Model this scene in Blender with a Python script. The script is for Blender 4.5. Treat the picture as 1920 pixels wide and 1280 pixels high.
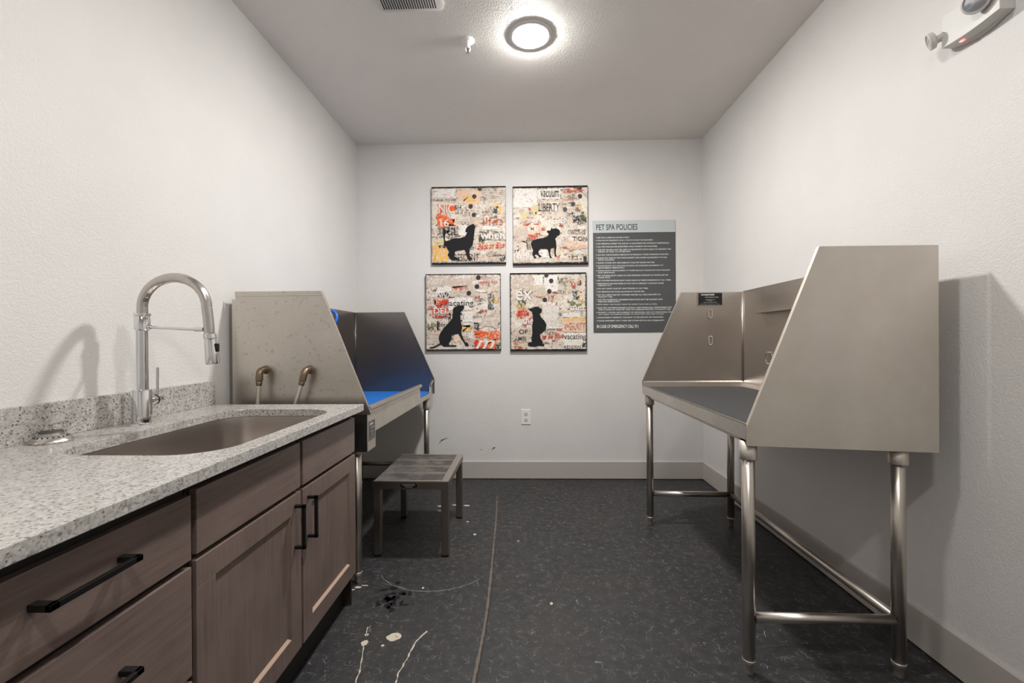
import bpy, bmesh, math, random
from mathutils import Vector, Matrix
random.seed(7)
for o in list(bpy.data.objects): bpy.data.objects.remove(o)
SC = bpy.context.scene
COL = SC.collection

# ------------------------------------------------------------------ camera
yaw, pitch, roll = -0.0283, -0.00293, -0.00616
CX, CY, CH, F = 1.3716, -3.6114, 1.1315, 830.0
cy_, sy_, cp_, sp_ = math.cos(yaw), math.sin(yaw), math.cos(pitch), math.sin(pitch)
fw = Vector((sy_*cp_, cy_*cp_, sp_)); rt = Vector((cy_, -sy_, 0)); up = rt.cross(fw)
r2 = rt*math.cos(roll)+up*math.sin(roll); u2 = up*math.cos(roll)-rt*math.sin(roll)
cd = bpy.data.cameras.new('camera'); cam = bpy.data.objects.new('camera', cd); COL.objects.link(cam)
M = Matrix(((r2.x, u2.x, -fw.x, CX), (r2.y, u2.y, -fw.y, CY), (r2.z, u2.z, -fw.z, CH), (0, 0, 0, 1)))
cam.matrix_world = M
cd.sensor_width = 36; cd.lens = F/1920*36; cd.clip_start = .02
SC.camera = cam

# ------------------------------------------------------------------ world, exposure
w = bpy.data.worlds.new('world'); SC.world = w; w.use_nodes = True
w.node_tree.nodes['Background'].inputs[0].default_value = (.8, .8, .8, 1)
w.node_tree.nodes['Background'].inputs[1].default_value = .2
SC.view_settings.view_transform = 'Standard'; SC.view_settings.look = 'None'
SC.view_settings.gamma = 1; SC.view_settings.use_curve_mapping = False
SC.view_settings.exposure = 1.08
LAMP = 160.0      # strength of the ceiling lamps' diffusers

# ------------------------------------------------------------------ materials
def lin(c):
    return tuple(((v/255)/12.92 if v/255 <= .04045 else ((v/255+.055)/1.055)**2.4) for v in c)
class NT:
    def __init__(s, name):
        s.m = bpy.data.materials.new(name); s.m.use_nodes = True; s.t = s.m.node_tree; s.n = s.t.nodes
        s.b = s.n['Principled BSDF']; s.tc = s.n.new('ShaderNodeTexCoord')
    def link(s, a, b): s.t.links.new(a, b)
    def map(s, scale=(1, 1, 1), rot=(0, 0, 0), loc=(0, 0, 0), src=None):
        k = s.n.new('ShaderNodeMapping'); k.inputs['Scale'].default_value = scale; k.inputs['Rotation'].default_value = rot
        k.inputs['Location'].default_value = loc
        s.link(src or s.tc.outputs['Object'], k.inputs['Vector']); return k.outputs[0]
    def noise(s, scale, detail=4, rough=.5, vec=None, dist=0):
        k = s.n.new('ShaderNodeTexNoise'); k.inputs['Scale'].default_value = scale; k.inputs['Detail'].default_value = detail
        k.inputs['Roughness'].default_value = rough; k.inputs['Distortion'].default_value = dist
        s.link(vec or s.tc.outputs['Object'], k.inputs['Vector']); return k.outputs['Fac'], k.outputs['Color']
    def voro(s, scale, feature='F1', vec=None):
        k = s.n.new('ShaderNodeTexVoronoi'); k.feature = feature; k.inputs['Scale'].default_value = scale
        s.link(vec or s.tc.outputs['Object'], k.inputs['Vector']); return k.outputs
    def ramp(s, fac, stops, interp='LINEAR'):
        k = s.n.new('ShaderNodeValToRGB'); k.color_ramp.interpolation = interp; e = k.color_ramp.elements
        while len(e) < len(stops): e.new(.5)
        for i, (p, c) in enumerate(stops):
            e[i].position = p
            if not isinstance(c, (tuple, list)): c = (c, c, c)
            e[i].color = (*c[:3], 1)
        s.link(fac, k.inputs[0]); return k.outputs[0]
    def mix(s, fac, a, b, mode='MIX'):
        k = s.n.new('ShaderNodeMix'); k.data_type = 'RGBA'; k.blend_type = mode
        for sock, v in ((k.inputs[0], fac), (k.inputs[6], a), (k.inputs[7], b)):
            if isinstance(v, (int, float)): sock.default_value = v if sock.type == 'VALUE' else (v, v, v, 1)
            elif isinstance(v, (tuple, list)): sock.default_value = (*v[:3], 1)
            else: s.link(v, sock)
        return k.outputs[2]
    def math(s, op, a, b=0.0, c=None):
        k = s.n.new('ShaderNodeMath'); k.operation = op
        for i, v in enumerate((a, b) if c is None else (a, b, c)):
            if isinstance(v, (int, float)): k.inputs[i].default_value = v
            else: s.link(v, k.inputs[i])
        return k.outputs[0]
    def bump(s, h, strength, dist=.001):
        k = s.n.new('ShaderNodeBump'); k.inputs['Strength'].default_value = strength; k.inputs['Distance'].default_value = dist
        s.link(h, k.inputs['Height']); s.link(k.outputs[0], s.b.inputs['Normal'])
    def set(s, **k):
        for n, v in k.items():
            i = s.b.inputs[n.replace('_', ' ')]
            if isinstance(v, (int, float)): i.default_value = v
            elif isinstance(v, (tuple, list)): i.default_value = (*v[:3], 1)
            else: s.link(v, i)
        return s
def plain(name, rgb, rough=.5, metal=0.0, **k):
    n = NT(name); n.set(Base_Color=lin(rgb), Roughness=rough, Metallic=metal, **k); return n.m
def m_wall(name, rgb, bump, rough=.6):
    n = NT(name); a, _ = n.noise(190, 3, .55); b, _ = n.noise(3, 2)
    h, _ = n.noise(95, 2, .5)
    n.set(Base_Color=n.mix(n.ramp(b, [(.3, 0), (.7, 1)]), lin(rgb), lin([v-4 for v in rgb])), Roughness=rough)
    hh = n.ramp(n.math('ADD', n.math('MULTIPLY', a, .45), n.math('MULTIPLY', h, .55)), [(.42, 0), (.6, 1)])
    n.bump(hh, bump, .0022); return n.m
def m_steel(name, rgb, r0=.28, r1=.42, streak=(70, 70, 1.4), blot=.12, spots=0.0, aniso=0.0, bmp=.02):
    n = NT(name); v = n.map(streak); a, _ = n.noise(2.0, 5, .6, v); b, _ = n.noise(5, 4, .6)
    sp, _ = n.noise(55, 3, .6)
    c0 = lin(rgb); c1 = (c0[0]*(1-blot*1.3), c0[1]*(1-blot*1.4), c0[2]*(1-blot*2.0)); c2 = tuple(x*(1-blot*.9) for x in c0)
    col = n.mix(n.ramp(b, [(.3, 0), (.7, 1)]), c0, c1)
    col = n.mix(n.ramp(a, [(.4, 0), (.65, 1)]), col, n.mix(.5, col, c2))
    if spots: col = n.mix(n.math('MULTIPLY', n.ramp(sp, [(.60, 0), (.68, 1)]), spots), col, tuple(x*.45 for x in c0))
    rr = n.ramp(n.math('ADD', n.math('MULTIPLY', a, .5), n.math('MULTIPLY', b, .5)), [(.3, r0), (.7, r1)])
    n.set(Base_Color=col, Roughness=rr, Metallic=1.0, Anisotropic=aniso)
    
    if bmp: n.bump(a, bmp, .0004)
    return n.m
def m_granite():
    n = NT('speckled_granite')
    v1 = n.voro(165); v2 = n.voro(300); big, _ = n.noise(30, 3)
    g = n.ramp(v1['Color'], [(.0, (.05, .045, .04)), (.17, (.09, .08, .072)), (.25, (.32, .30, .275)), (.5, (.43, .41, .38)), (.8, (.56, .54, .51)), (1, (.74, .73, .71))], 'LINEAR')
    g2 = n.ramp(v2['Color'], [(.0, (.05, .045, .04)), (.15, (.12, .11, .10)), (.24, (.42, .40, .38)), (1, (.70, .68, .65))])
    col = n.mix(.47, g, g2); col = n.mix(n.math('MULTIPLY', n.ramp(big, [(.35, 0), (.65, 1)]), .18), col, (.36, .34, .31))
    v3 = n.voro(120, 'F1', n.map(loc=(4, 4, 4))); sx = n.n.new('ShaderNodeSeparateColor'); n.link(v3['Color'], sx.inputs[0])
    nz, _ = n.noise(300, 2); dd = n.math('ADD', v3['Distance'], n.math('MULTIPLY', nz, .3))
    dot = n.math('MULTIPLY', n.ramp(sx.outputs[0], [(.40, 1), (.44, 0)]), n.ramp(dd, [(.40, 1), (.50, 0)]))
    col = n.mix(n.math('MULTIPLY', dot, .85), col, (.045, .038, .034)); col = n.mix(.12, col, (.30, .27, .25))
    n.set(Base_Color=col, Roughness=.2, Specular_IOR_Level=.55); return n.m
def m_wood(name, horiz=False, rgb=(118, 101, 94)):
    n = NT(name); s = (6, 3, 60) if horiz else (6, 60, 3)
    a, _ = n.noise(1.6, 5, .6, n.map(s), .6); b, _ = n.noise(7, 3)
    f, _ = n.noise(5, 5, .65, n.map((40, 300, 6) if not horiz else (40, 6, 300)))
    c = lin(rgb); d = tuple(x*.66 for x in c); e = tuple(x*1.22 for x in c)
    col = n.mix(n.ramp(a, [(.35, 0), (.7, 1)]), c, d); col = n.mix(n.math('MULTIPLY', n.ramp(b, [(.4, 0), (.7, 1)]), .5), col, e)
    col = n.mix(n.math('MULTIPLY', n.ramp(f, [(.5, 0), (.7, 1)]), .35), col, d)
    n.set(Base_Color=col, Roughness=.38); n.bump(f, .06, .0005); return n.m
def m_floor():
    n = NT('scuffed_black_floor')
    a, ac = n.noise(1.4, 5, .6); b, bc = n.noise(22, 4, .6); fine, _ = n.noise(160, 3, .7)
    w1 = n.mix(.03, n.tc.outputs['Object'], n.noise(9, 3)[1], 'ADD'); w2 = n.mix(.045, n.map(loc=(3.3, 1.7, 0)), n.noise(6, 4)[1], 'ADD')
    e1 = n.voro(15, 'DISTANCE_TO_EDGE', w1)['Distance']; e2 = n.voro(27, 'DISTANCE_TO_EDGE', w2)['Distance']
    e3 = n.voro(60, 'DISTANCE_TO_EDGE', w1)['Distance']
    m1, _ = n.noise(26, 3, .6, n.map(loc=(5, 2, 0))); m2, _ = n.noise(34, 3, .6, n.map(loc=(1, 9, 0)))
    l1 = n.math('MULTIPLY', n.ramp(e1, [(0, 1), (.016, 0)]), n.ramp(m1, [(.55, 0), (.66, 1)]))
    l2 = n.math('MULTIPLY', n.ramp(e2, [(0, 1), (.02, 0)]), n.ramp(m2, [(.54, 0), (.66, 1)]))
    l3 = n.math('MULTIPLY', n.ramp(e3, [(0, .8), (.05, 0)]), n.ramp(m2, [(.50, 0), (.7, .8)]))
    pt = n.math('MULTIPLY', n.ramp(n.voro(38)['Distance'], [(.05, 1), (.10, 0)]), n.ramp(m1, [(.58, 0), (.64, 1)]))
    scr = n.math('MAXIMUM', n.math('MAXIMUM', l1, l2), n.math('MAXIMUM', l3, pt))
    base = n.mix(n.ramp(a, [(.35, 0), (.65, 1)]), lin((30, 30, 33)), lin((42, 42, 43)))
    base = n.mix(n.math('MULTIPLY', n.ramp(b, [(.42, 0), (.7, 1)]), .7), base, lin((58, 57, 57)))
    base = n.mix(n.math('MULTIPLY', n.ramp(fine, [(.55, 0), (.75, 1)]), .35), base, lin((84, 83, 82)))
    wear, _ = n.noise(3.2, 3, .6, n.map(loc=(8, 3, 0)))
    base = n.mix(n.math('MULTIPLY', n.ramp(wear, [(.5, 0), (.72, 1)]), .35), base, lin((60, 53, 50)))
    col = n.mix(n.math('MULTIPLY', scr, .6), base, lin((170, 167, 163)))
    n.set(Base_Color=col, Roughness=.55); n.bump(b, .25, .002); return n.m
def ink_mat(name, ink=None, thr=.52, soft=.1, seed=0, tones=None):
    """weathered paper collage; with ink: worn print over the same paper"""
    n = NT(name); o = n.map(loc=(seed, seed*.7, seed*1.3))
    p, _ = n.noise(5, 6, .7, o); q, _ = n.noise(38, 5, .75, o); st, _ = n.noise(3, 5, .7, n.map((70, 1, 9), loc=(seed, 0, 0)))
    cl = n.voro(11, 'F1', n.map((1, 1, 1.6), loc=(seed, 1, seed)))['Color']
    col = n.mix(n.ramp(p, [(.35, 0), (.62, 1)]), lin((232, 223, 210)), lin((200, 184, 168)))
    col = n.mix(.16, col, n.ramp(cl, [(0, lin((150, 138, 128))), (.5, lin((225, 214, 196))), (1, lin((240, 236, 230)))]))
    col = n.mix(n.math('MULTIPLY', n.ramp(q, [(.53, 0), (.64, 1)]), .75), col, lin((104, 86, 76)))
    col = n.mix(n.math('MULTIPLY', n.ramp(st, [(.56, 0), (.68, 1)]), .7), col, lin((112, 94, 84)))
    if ink:
        m, _ = n.noise(60, 5, .75, n.map(loc=(seed+4, 2, 1)))
        col = n.mix(n.ramp(m, [(thr, 1), (thr+soft, 0)]), col, lin(ink))
    # dark ragged border printed on the board
    sx = n.n.new('ShaderNodeSeparateXYZ'); n.link(n.tc.outputs['Object'], sx.inputs[0])
    d = n.math('MAXIMUM', n.math('ABSOLUTE', sx.outputs[0]), n.math('ABSOLUTE', sx.outputs[2]))
    d = n.math('ADD', d, n.math('MULTIPLY', q, .016))
    n.set(Base_Color=n.mix(n.ramp(d, [(.3075, 0), (.3105, 1)]), col, lin((32, 27, 26))), Roughness=.8, Specular_IOR_Level=.25); return n.m

WALL = m_wall('eggshell_wall_paint', (219, 216, 213), .3)
CEIL = m_wall('textured_ceiling_paint', (238, 233, 226), .6)
TRIM = plain('taupe_trim_paint', (184, 177, 172), .4)
TRIMW = plain('taupe_trim_cap', (190, 182, 176), .4)
FLOOR = m_floor()
STEEL = m_steel('dull_brushed_steel', (216, 209, 201), .42, .56, (5, 5, 2.2), .09)
STEELS = m_steel('spotted_brushed_steel', (208, 202, 196), .29, .38, (60, 60, 1.2), .09, .45, bmp=0)
STEELD = m_steel('brushed_steel_panel', (202, 194, 187), .33, .37, (9, 9, 1.2), .05, bmp=0)
STEELL = m_steel('steel_tube', (200, 193, 186), .30, .38, (30, 30, 1), .08)
STOOLM = m_steel('darker_brushed_steel', (158, 149, 141), .3, .42, (40, 40, 3), .15)
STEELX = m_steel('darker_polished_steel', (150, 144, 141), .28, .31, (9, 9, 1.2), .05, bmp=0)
SINKM = m_steel('satin_sink_steel', (206, 199, 194), .27, .285, (4, 4, 4), .03, bmp=0)
CHROME = plain('chrome', (225, 225, 226), .07, 1.0)
SATIN = m_steel('satin_nickel', (200, 195, 191), .22, .3, (10, 10, 10), .04)
BRASS = plain('tarnished_brass', (138, 120, 102), .42, 1.0)
BLACKM = plain('matte_black_metal', (24, 23, 23), .35, .3)
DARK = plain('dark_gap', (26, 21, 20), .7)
WOODV = m_wood('stained_wood_vertical'); WOODH = m_wood('stained_wood_horizontal', True)
WOODE = plain('pale_wood_edge', (178, 150, 132), .4)
GRAN = m_granite()
BLUE = plain('blue_rubber', (18, 112, 205), .45)
BLUEH = plain('glossy_blue_hose', (20, 110, 225), .2)
def m_mat():
    n = NT('black_rubber'); a, _ = n.noise(260, 2); n.set(Base_Color=lin((52, 54, 56)), Roughness=.55); n.bump(a, .25, .001); return n.m
RUB = m_mat()
def m_grit():
    n = NT('grit_tape'); a, _ = n.noise(300, 3); b, _ = n.noise(9, 5, .7)
    n.set(Base_Color=n.mix(n.ramp(b, [(.45, 0), (.75, 1)]), lin((66, 62, 60)), lin((118, 111, 105))), Roughness=.8); n.bump(a, .6, .001); return n.m
GRIT = m_grit()
WHITE = plain('white_plastic', (232, 230, 226), .35)
GREYP = plain('grey_white_plastic', (206, 203, 198), .4)
SLOT = plain('dark_slot', (38, 34, 32), .8)
PLATE = plain('black_name_plate', (22, 22, 22), .35)
PLATEG = plain('grey_name_plate', (62, 60, 58), .35)
PRINT = plain('white_print', (226, 226, 224), .5)
SGT = plain('sign_pale_grey', (186, 192, 191), .5); SGD = plain('sign_dark_grey', (78, 79, 80), .5)
SGI = plain('sign_dark_ink', (58, 60, 62), .5); SGW = plain('sign_white_ink', (232, 232, 230), .5)
HOSE = m_steel('braided_hose', (226, 224, 220), .4, .55, (300, 300, 300), .25)
CLEAR = plain('lamp_lens', (205, 207, 210), .12, .6)
def emis(name, rgb, s):
    n = NT(name); n.set(Base_Color=(.8, .8, .8), Emission_Color=rgb, Emission_Strength=s); return n.m
GLOWS = {k: emis('lit_diffuser', (1, .987, .966), LAMP*k) for k in (1.85, .6, .85)}
LED = emis('red_led', (1, .14, .14), .9)
CRUST = plain('tan_crack_filler', (104, 93, 84), .8); PAINTD = plain('dried_cream_paint', (196, 186, 168), .6)
SCUFFL = plain('pale_scratch', (120, 117, 113), .7); SCUFF = plain('dark_scuff', (84, 68, 62), .8)
TAR = plain('black_stain', (24, 24, 25), .4)

# ------------------------------------------------------------------ mesh helpers (world coordinates)
def root(name, label, cat, loc, group=None):
    o = bpy.data.objects.new(name, None); COL.objects.link(o); o.location = loc; o.empty_display_size = .05
    o['label'] = label; o['category'] = cat
    if group: o['group'] = group
    return o
def wloc(o):
    v = Vector(o.location)
    while o.parent: o = o.parent; v += Vector(o.location)
    return v
def put(name, bm, mats, parent=None, loc=None, label=None, cat=None, group=None, kind=None, smooth=False, bev=0, keep=False):
    me = bpy.data.meshes.new(name)
    if not keep: bmesh.ops.recalc_face_normals(bm, faces=bm.faces)
    L = Vector((0, 0, 0)) if parent is not None else Vector(loc or (0, 0, 0))
    W = wloc(parent) if parent is not None else L
    for v in bm.verts: v.co -= W
    if smooth:
        for f in bm.faces: f.smooth = True
    bm.to_mesh(me); bm.free()
    for m in (mats if isinstance(mats, (list, tuple)) else [mats]): me.materials.append(m)
    o = bpy.data.objects.new(name, me); COL.objects.link(o)
    if parent is not None: o.parent = parent
    else: o.location = L
    if smooth:
        try: me.set_sharp_from_angle(angle=math.radians(38))
        except Exception: pass
    if bev:
        b = o.modifiers.new('bevel', 'BEVEL'); b.width = bev; b.segments = 2; b.limit_method = 'ANGLE'; b.angle_limit = math.radians(40)
    if label: o['label'] = label
    if cat: o['category'] = cat
    if group: o['group'] = group
    if kind: o['kind'] = kind
    return o
def box(bm, x0, x1, y0, y1, z0, z1, mi=0):
    vs = [bm.verts.new((x, y, z)) for z in (z0, z1) for y in (y0, y1) for x in (x0, x1)]
    for q in ((0, 1, 3, 2), (4, 6, 7, 5), (0, 4, 5, 1), (2, 3, 7, 6), (0, 2, 6, 4), (1, 5, 7, 3)):
        f = bm.faces.new([vs[i] for i in q]); f.material_index = mi
def B(*a):
    bm = bmesh.new(); box(bm, *a); return bm
def frame_of(d):
    d = d.normalized(); a = Vector((0, 0, 1)) if abs(d.z) < .9 else Vector((1, 0, 0))
    s = d.cross(a).normalized(); return s, s.cross(d).normalized()
def tube(bm, pts, r, seg=16, mi=0, cap=True):
    pts = [Vector(p) for p in pts]; rs = r if isinstance(r, (list, tuple)) else [r]*len(pts); rings = []; s = None
    for i, p in enumerate(pts):
        d = (pts[min(i+1, len(pts)-1)]-pts[max(i-1, 0)])
        if d.length < 1e-9: d = Vector((0, 0, 1))
        d.normalize()
        if s is None: s, t = frame_of(d)
        else:
            s = (s-d*s.dot(d)).normalized(); t = d.cross(s)
        t = d.cross(s)
        rings.append([bm.verts.new(p+(s*math.cos(a)+t*math.sin(a))*rs[i]) for a in [2*math.pi*k/seg for k in range(seg)]])
    for A, C in zip(rings, rings[1:]):
        for k in range(seg):
            f = bm.faces.new((A[k], A[(k+1) % seg], C[(k+1) % seg], C[k])); f.material_index = mi; f.smooth = True
    if cap:
        for R in (rings[0], rings[-1]):
            f = bm.faces.new(R); f.material_index = mi
    return rings
def T(pts, r, seg=16):
    bm = bmesh.new(); tube(bm, pts, r, seg); return bm
def lathe(bm, c, prof, axis=Vector((0, 0, 1)), seg=32, mi=0, cap=True):
    """prof: (radius, distance along axis)"""
    s, t = frame_of(Vector(axis)); a = Vector(axis).normalized(); c = Vector(c); rings = []
    for r, h in prof:
        rings.append([bm.verts.new(c+a*h+(s*math.cos(2*math.pi*k/seg)+t*math.sin(2*math.pi*k/seg))*max(r, 1e-5)) for k in range(seg)])
    for A, C in zip(rings, rings[1:]):
        for k in range(seg):
            f = bm.faces.new((A[k], A[(k+1) % seg], C[(k+1) % seg], C[k])); f.material_index = mi; f.smooth = True
    if cap:
        for R in (rings[0], rings[-1]): bm.faces.new(R).material_index = mi
def LA(c, prof, axis=(0, 0, 1), seg=32, cap=True):
    bm = bmesh.new(); lathe(bm, c, prof, Vector(axis), seg, 0, cap); return bm
def prism(bm, pts, vec, mi=0):
    """pts: closed loop of 3d points, extruded by vec"""
    a = [bm.verts.new(p) for p in pts]; b = [bm.verts.new(Vector(p)+Vector(vec)) for p in pts]
    f = [bm.faces.new(a), bm.faces.new(list(reversed(b)))]
    n = len(a)
    for i in range(n): f.append(bm.faces.new((a[i], b[i], b[(i+1) % n], a[(i+1) % n])))
    for q in f: q.material_index = mi
def poly(bm, pts, mi=0):
    try: f = bm.faces.new([bm.verts.new(p) for p in pts]); f.material_index = mi; return f
    except Exception: return None
def rrect(x0, x1, y0, y1, r, n=8):
    out = []
    for cx, cy, a0 in ((x1-r, y1-r, 0), (x0+r, y1-r, 90), (x0+r, y0+r, 180), (x1-r, y0+r, 270)):
        for k in range(n+1):
            a = math.radians(a0+90*k/n); out.append((cx+r*math.cos(a), cy+r*math.sin(a)))
    return out
def text_mesh(s, size=1.0, align='LEFT', line=1.0, shear=0.0, bold=0.0):
    cu = bpy.data.curves.new('t', 'FONT'); cu.body = s; cu.size = size; cu.align_x = align; cu.space_line = line; cu.shear = shear
    cu.offset = bold; cu.resolution_u = 3
    o = bpy.data.objects.new('t', cu); COL.objects.link(o); bpy.context.view_layer.update()
    dg = bpy.context.evaluated_depsgraph_get(); me = bpy.data.meshes.new_from_object(o.evaluated_get(dg))
    bpy.data.objects.remove(o); bpy.data.curves.remove(cu)
    vs = [v.co.copy() for v in me.vertices]; fs = [tuple(p.vertices) for p in me.polygons]; bpy.data.meshes.remove(me)
    return vs, fs
def text(bm, s, org, U, V, h, width=None, mi=0, size=None, line=1.0, shear=0.0, bold=0.0, flip=False):
    """fit text: cap height h (metres) and optional total width, lower left corner org, right dir U, up dir V"""
    vs, fs = text_mesh(s, 1.0, 'LEFT', line, shear, bold)
    if not vs: return
    x0 = min(v.x for v in vs); x1 = max(v.x for v in vs); y0 = min(v.y for v in vs); y1 = max(v.y for v in vs)
    ky = h/(y1-y0); kx = (width/(x1-x0)) if width else ky
    org = Vector(org); U = Vector(U); V = Vector(V)
    nv = [bm.verts.new(org+U*((v.x-x0)*kx)+V*((v.y-y0)*ky)) for v in vs]
    for f in fs:
        try: q = bm.faces.new([nv[i] for i in f]); q.material_index = mi
        except ValueError: pass

W_, H_ = 2.8104, 2.743
YB = -5.3
# ------------------------------------------------------------------ room shell
bm = bmesh.new(); box(bm, -.12, W_+.12, YB-.1, .12, -.1, 0)
# filled joint in the slab
random.seed(3)
J = [(1.166, -.40), (1.176, -.62), (1.184, -.8), (1.19, -1.0), (1.197, -1.25), (1.203, -1.5), (1.207, -1.7), (1.206, -1.9), (1.198, -2.1), (1.19, -2.3), (1.185, -2.6)]
Lp, Rp = [], []
for i in range(len(J)-1):
    for k in range(10):
        t = k/10; x = J[i][0]*(1-t)+J[i+1][0]*t; y = J[i][1]*(1-t)+J[i+1][1]*t; ww = .0034+random.uniform(-.0022, .0026)
        if y < -1.3: ww += .0012
        Lp.append((x-ww, y, .0005)); Rp.append((x+ww+random.uniform(-.001, .0015), y, .0005))
for a, b, c, d in zip(Lp, Rp, Rp[1:], Lp[1:]): poly(bm, (a, b, c, d), 1)
sh = [(p[0]+.002, p[1], .0003) for p in Rp]; sh2 = [(p[0]+.0065, p[1], .0003) for p in Rp]
for a, b, c, d in zip(sh, sh2, sh2[1:], sh[1:]): poly(bm, (a, b, c, d), 4)
def blob(x, y, rx, ry, mi, z=.0006, n=14, j=.2):
    poly(bm, [(x+rx*math.cos(2*math.pi*k/n)*(1+random.uniform(-j, j)), y+ry*math.sin(2*math.pi*k/n)*(1+random.uniform(-j, j)), z) for k in range(n)], mi)
def streak(pts, wd, mi, z=.0006, sub=5, jit=.002):
    P = []
    for a, b in zip(pts, pts[1:]):
        for k in range(sub): t = k/sub; P.append((a[0]*(1-t)+b[0]*t+random.uniform(-jit, jit), a[1]*(1-t)+b[1]*t+random.uniform(-jit, jit)))
    P.append(pts[-1])
    for i in range(len(P)-1):
        w0 = wd*random.uniform(.4, 1.3); a, b = P[i], P[i+1]; d = Vector((b[0]-a[0], b[1]-a[1])).normalized()*w0/2
        poly(bm, [(a[0]-d.y, a[1]+d.x, z), (a[0]+d.y, a[1]-d.x, z), (b[0]+d.y, b[1]-d.x, z), (b[0]-d.y, b[1]+d.x, z)], mi)
for a in ((.865, -1.936, .028, .022, 2), (.765, -1.972, .013, .016, 2), (.757, -1.925, .008, .008, 2), (.838, -1.985, .006, .006, 2), (1.075, -1.04, .009, .012, 2),
          (1.01, -.86, .009, .008, 2), (.80, -.60, .035, .014, 2), (.895, -.58, .03, .012, 2), (.97, -.59, .02, .012, 2), (.80, -.685, .014, .008, 2), (.86, -.79, .016, .01, 2),
          (.60, -1.60, .016, .008, 2), (.625, -1.585, .018, .004, 2), (.585, -1.62, .008, .005, 2), (.90, -1.60, .006, .008, 2), (1.33, -1.12, .006, .006, 2), (1.48, -1.71, .006, .01, 2)): blob(*a)
streak([(.765, -1.98), (.785, -2.05), (.80, -2.12), (.81, -2.2)], .0045, 2); streak([(.745, -1.88), (.757, -1.93)], .004, 2)
streak([(.985, -1.90), (.955, -1.96), (.948, -2.04), (.935, -2.12), (.94, -2.2)], .005, 2)
arc = [(.64+.0+.27*math.cos(math.radians(a))+.28, -1.40+.23*math.sin(math.radians(a))) for a in range(205, 345, 10)]
streak(arc, .004, 3, sub=3); streak([(x+.004, y+.006) for x, y in arc[2:]], .002, 3, sub=3)
for k in range(26): blob(.80+random.gauss(0, .055), -1.70+random.gauss(0, .055), random.uniform(.006, .02), random.uniform(.006, .02), 4, .0004, 10, .4)
for k in range(330):     # loose hairs and scratches
    x, y = random.uniform(.7, 2.75), random.uniform(-3.0, -.1); a = random.uniform(0, 6.28); P = [(x, y)]
    for j in range(random.randint(2, 5)):
        a += random.uniform(-.7, .7); P.append((P[-1][0]+.009*math.cos(a), P[-1][1]+.009*math.sin(a)))
    streak(P, random.uniform(.0008, .0019), random.choice((3, 3, 3, 5)), sub=1, jit=0)
put('floor', bm, [FLOOR, CRUST, PAINTD, SCUFFL, TAR, plain('pale_hair', (158, 152, 145), .7)], kind='structure', label='scuffed black floor with a filled joint line')

bm = bmesh.new(); box(bm, -.12, W_+.12, 0, .12, 0, H_)
def scuff(pts, wd):
    for (a, b) in zip(pts, pts[1:]):
        d = Vector((b[0]-a[0], b[1]-a[1])).normalized()*wd/2
        poly(bm, [(a[0]-d.y, -.0006, a[1]+d.x), (a[0]+d.y, -.0006, a[1]-d.x), (b[0]+d.y*.5, -.0006, b[1]-d.x*.5), (b[0]-d.y*.5, -.0006, b[1]+d.x*.5)], 1)
scuff([(.668, .290), (.685, .315)], .006); scuff([(.682, .311), (.705, .322)], .012); scuff([(.70, .322), (.738, .333)], .006)
scuff([(1.10, .235), (1.112, .252)], .005); scuff([(1.108, .249), (1.127, .256)], .012); scuff([(.70, .378), (.706, .38)], .005); scuff([(1.0, .237), (1.02, .237)], .004)
put('wall_back', bm, [WALL, SCUFF], kind='structure')
put('wall_left', B(-.12, 0, YB, 0, 0, H_), WALL, kind='structure')
put('wall_right', B(W_, W_+.12, YB, 0, 0, H_), WALL, kind='structure')
put('wall_front', B(-.12, W_+.12, YB-.12, YB, 0, H_), WALL, kind='structure')
put('ceiling', B(-.12, W_+.12, YB-.12, .12, H_, H_+.1), CEIL, kind='structure')
def baseboard(name, x0, x1, y0, y1, side):
    bm = bmesh.new(); box(bm, x0, x1, y0, y1, .006, .143); put(name, bm, TRIM, kind='structure', bev=.002)
baseboard('baseboard_back', 0, W_, -.014, 0, 0)
baseboard('baseboard_left', 0, .014, -1.60, -.014, 0)
baseboard('baseboard_right', W_-.014, W_, YB, -.014, 0)

# ------------------------------------------------------------------ ceiling lamps
def lamp(x, y, label, k):
    r = root('ceiling_light', label, 'ceiling light', (x, y, H_), 'flush disc lights on the ceiling')
    put('trim_ring', LA((x, y, H_), [(.113, -.0005), (.113, -.004), (.107, -.008), (.09, -.0105), (.086, -.0105), (.086, -.007), (.0, -.007)], cap=False, seg=48), WHITE, r, smooth=True)
    put('diffuser', LA((x, y, H_), [(.0859, -.010), (.083, -.0145), (.072, -.018), (.055, -.0205), (.03, -.022), (.0, -.0225)], cap=False, seg=48), GLOWS[k], r, smooth=True)
lamp(1.413, -1.264, 'round white ceiling light glowing beside the sprinkler head', 1.85)
lamp(1.413, -2.56, 'round white ceiling light above the camera, out of the picture', .6)
lamp(1.413, -3.86, 'added round white fill light, unseen, on the ceiling behind the camera', .85)  # unseen lamp added as fill for the faces turned to the camera

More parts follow.
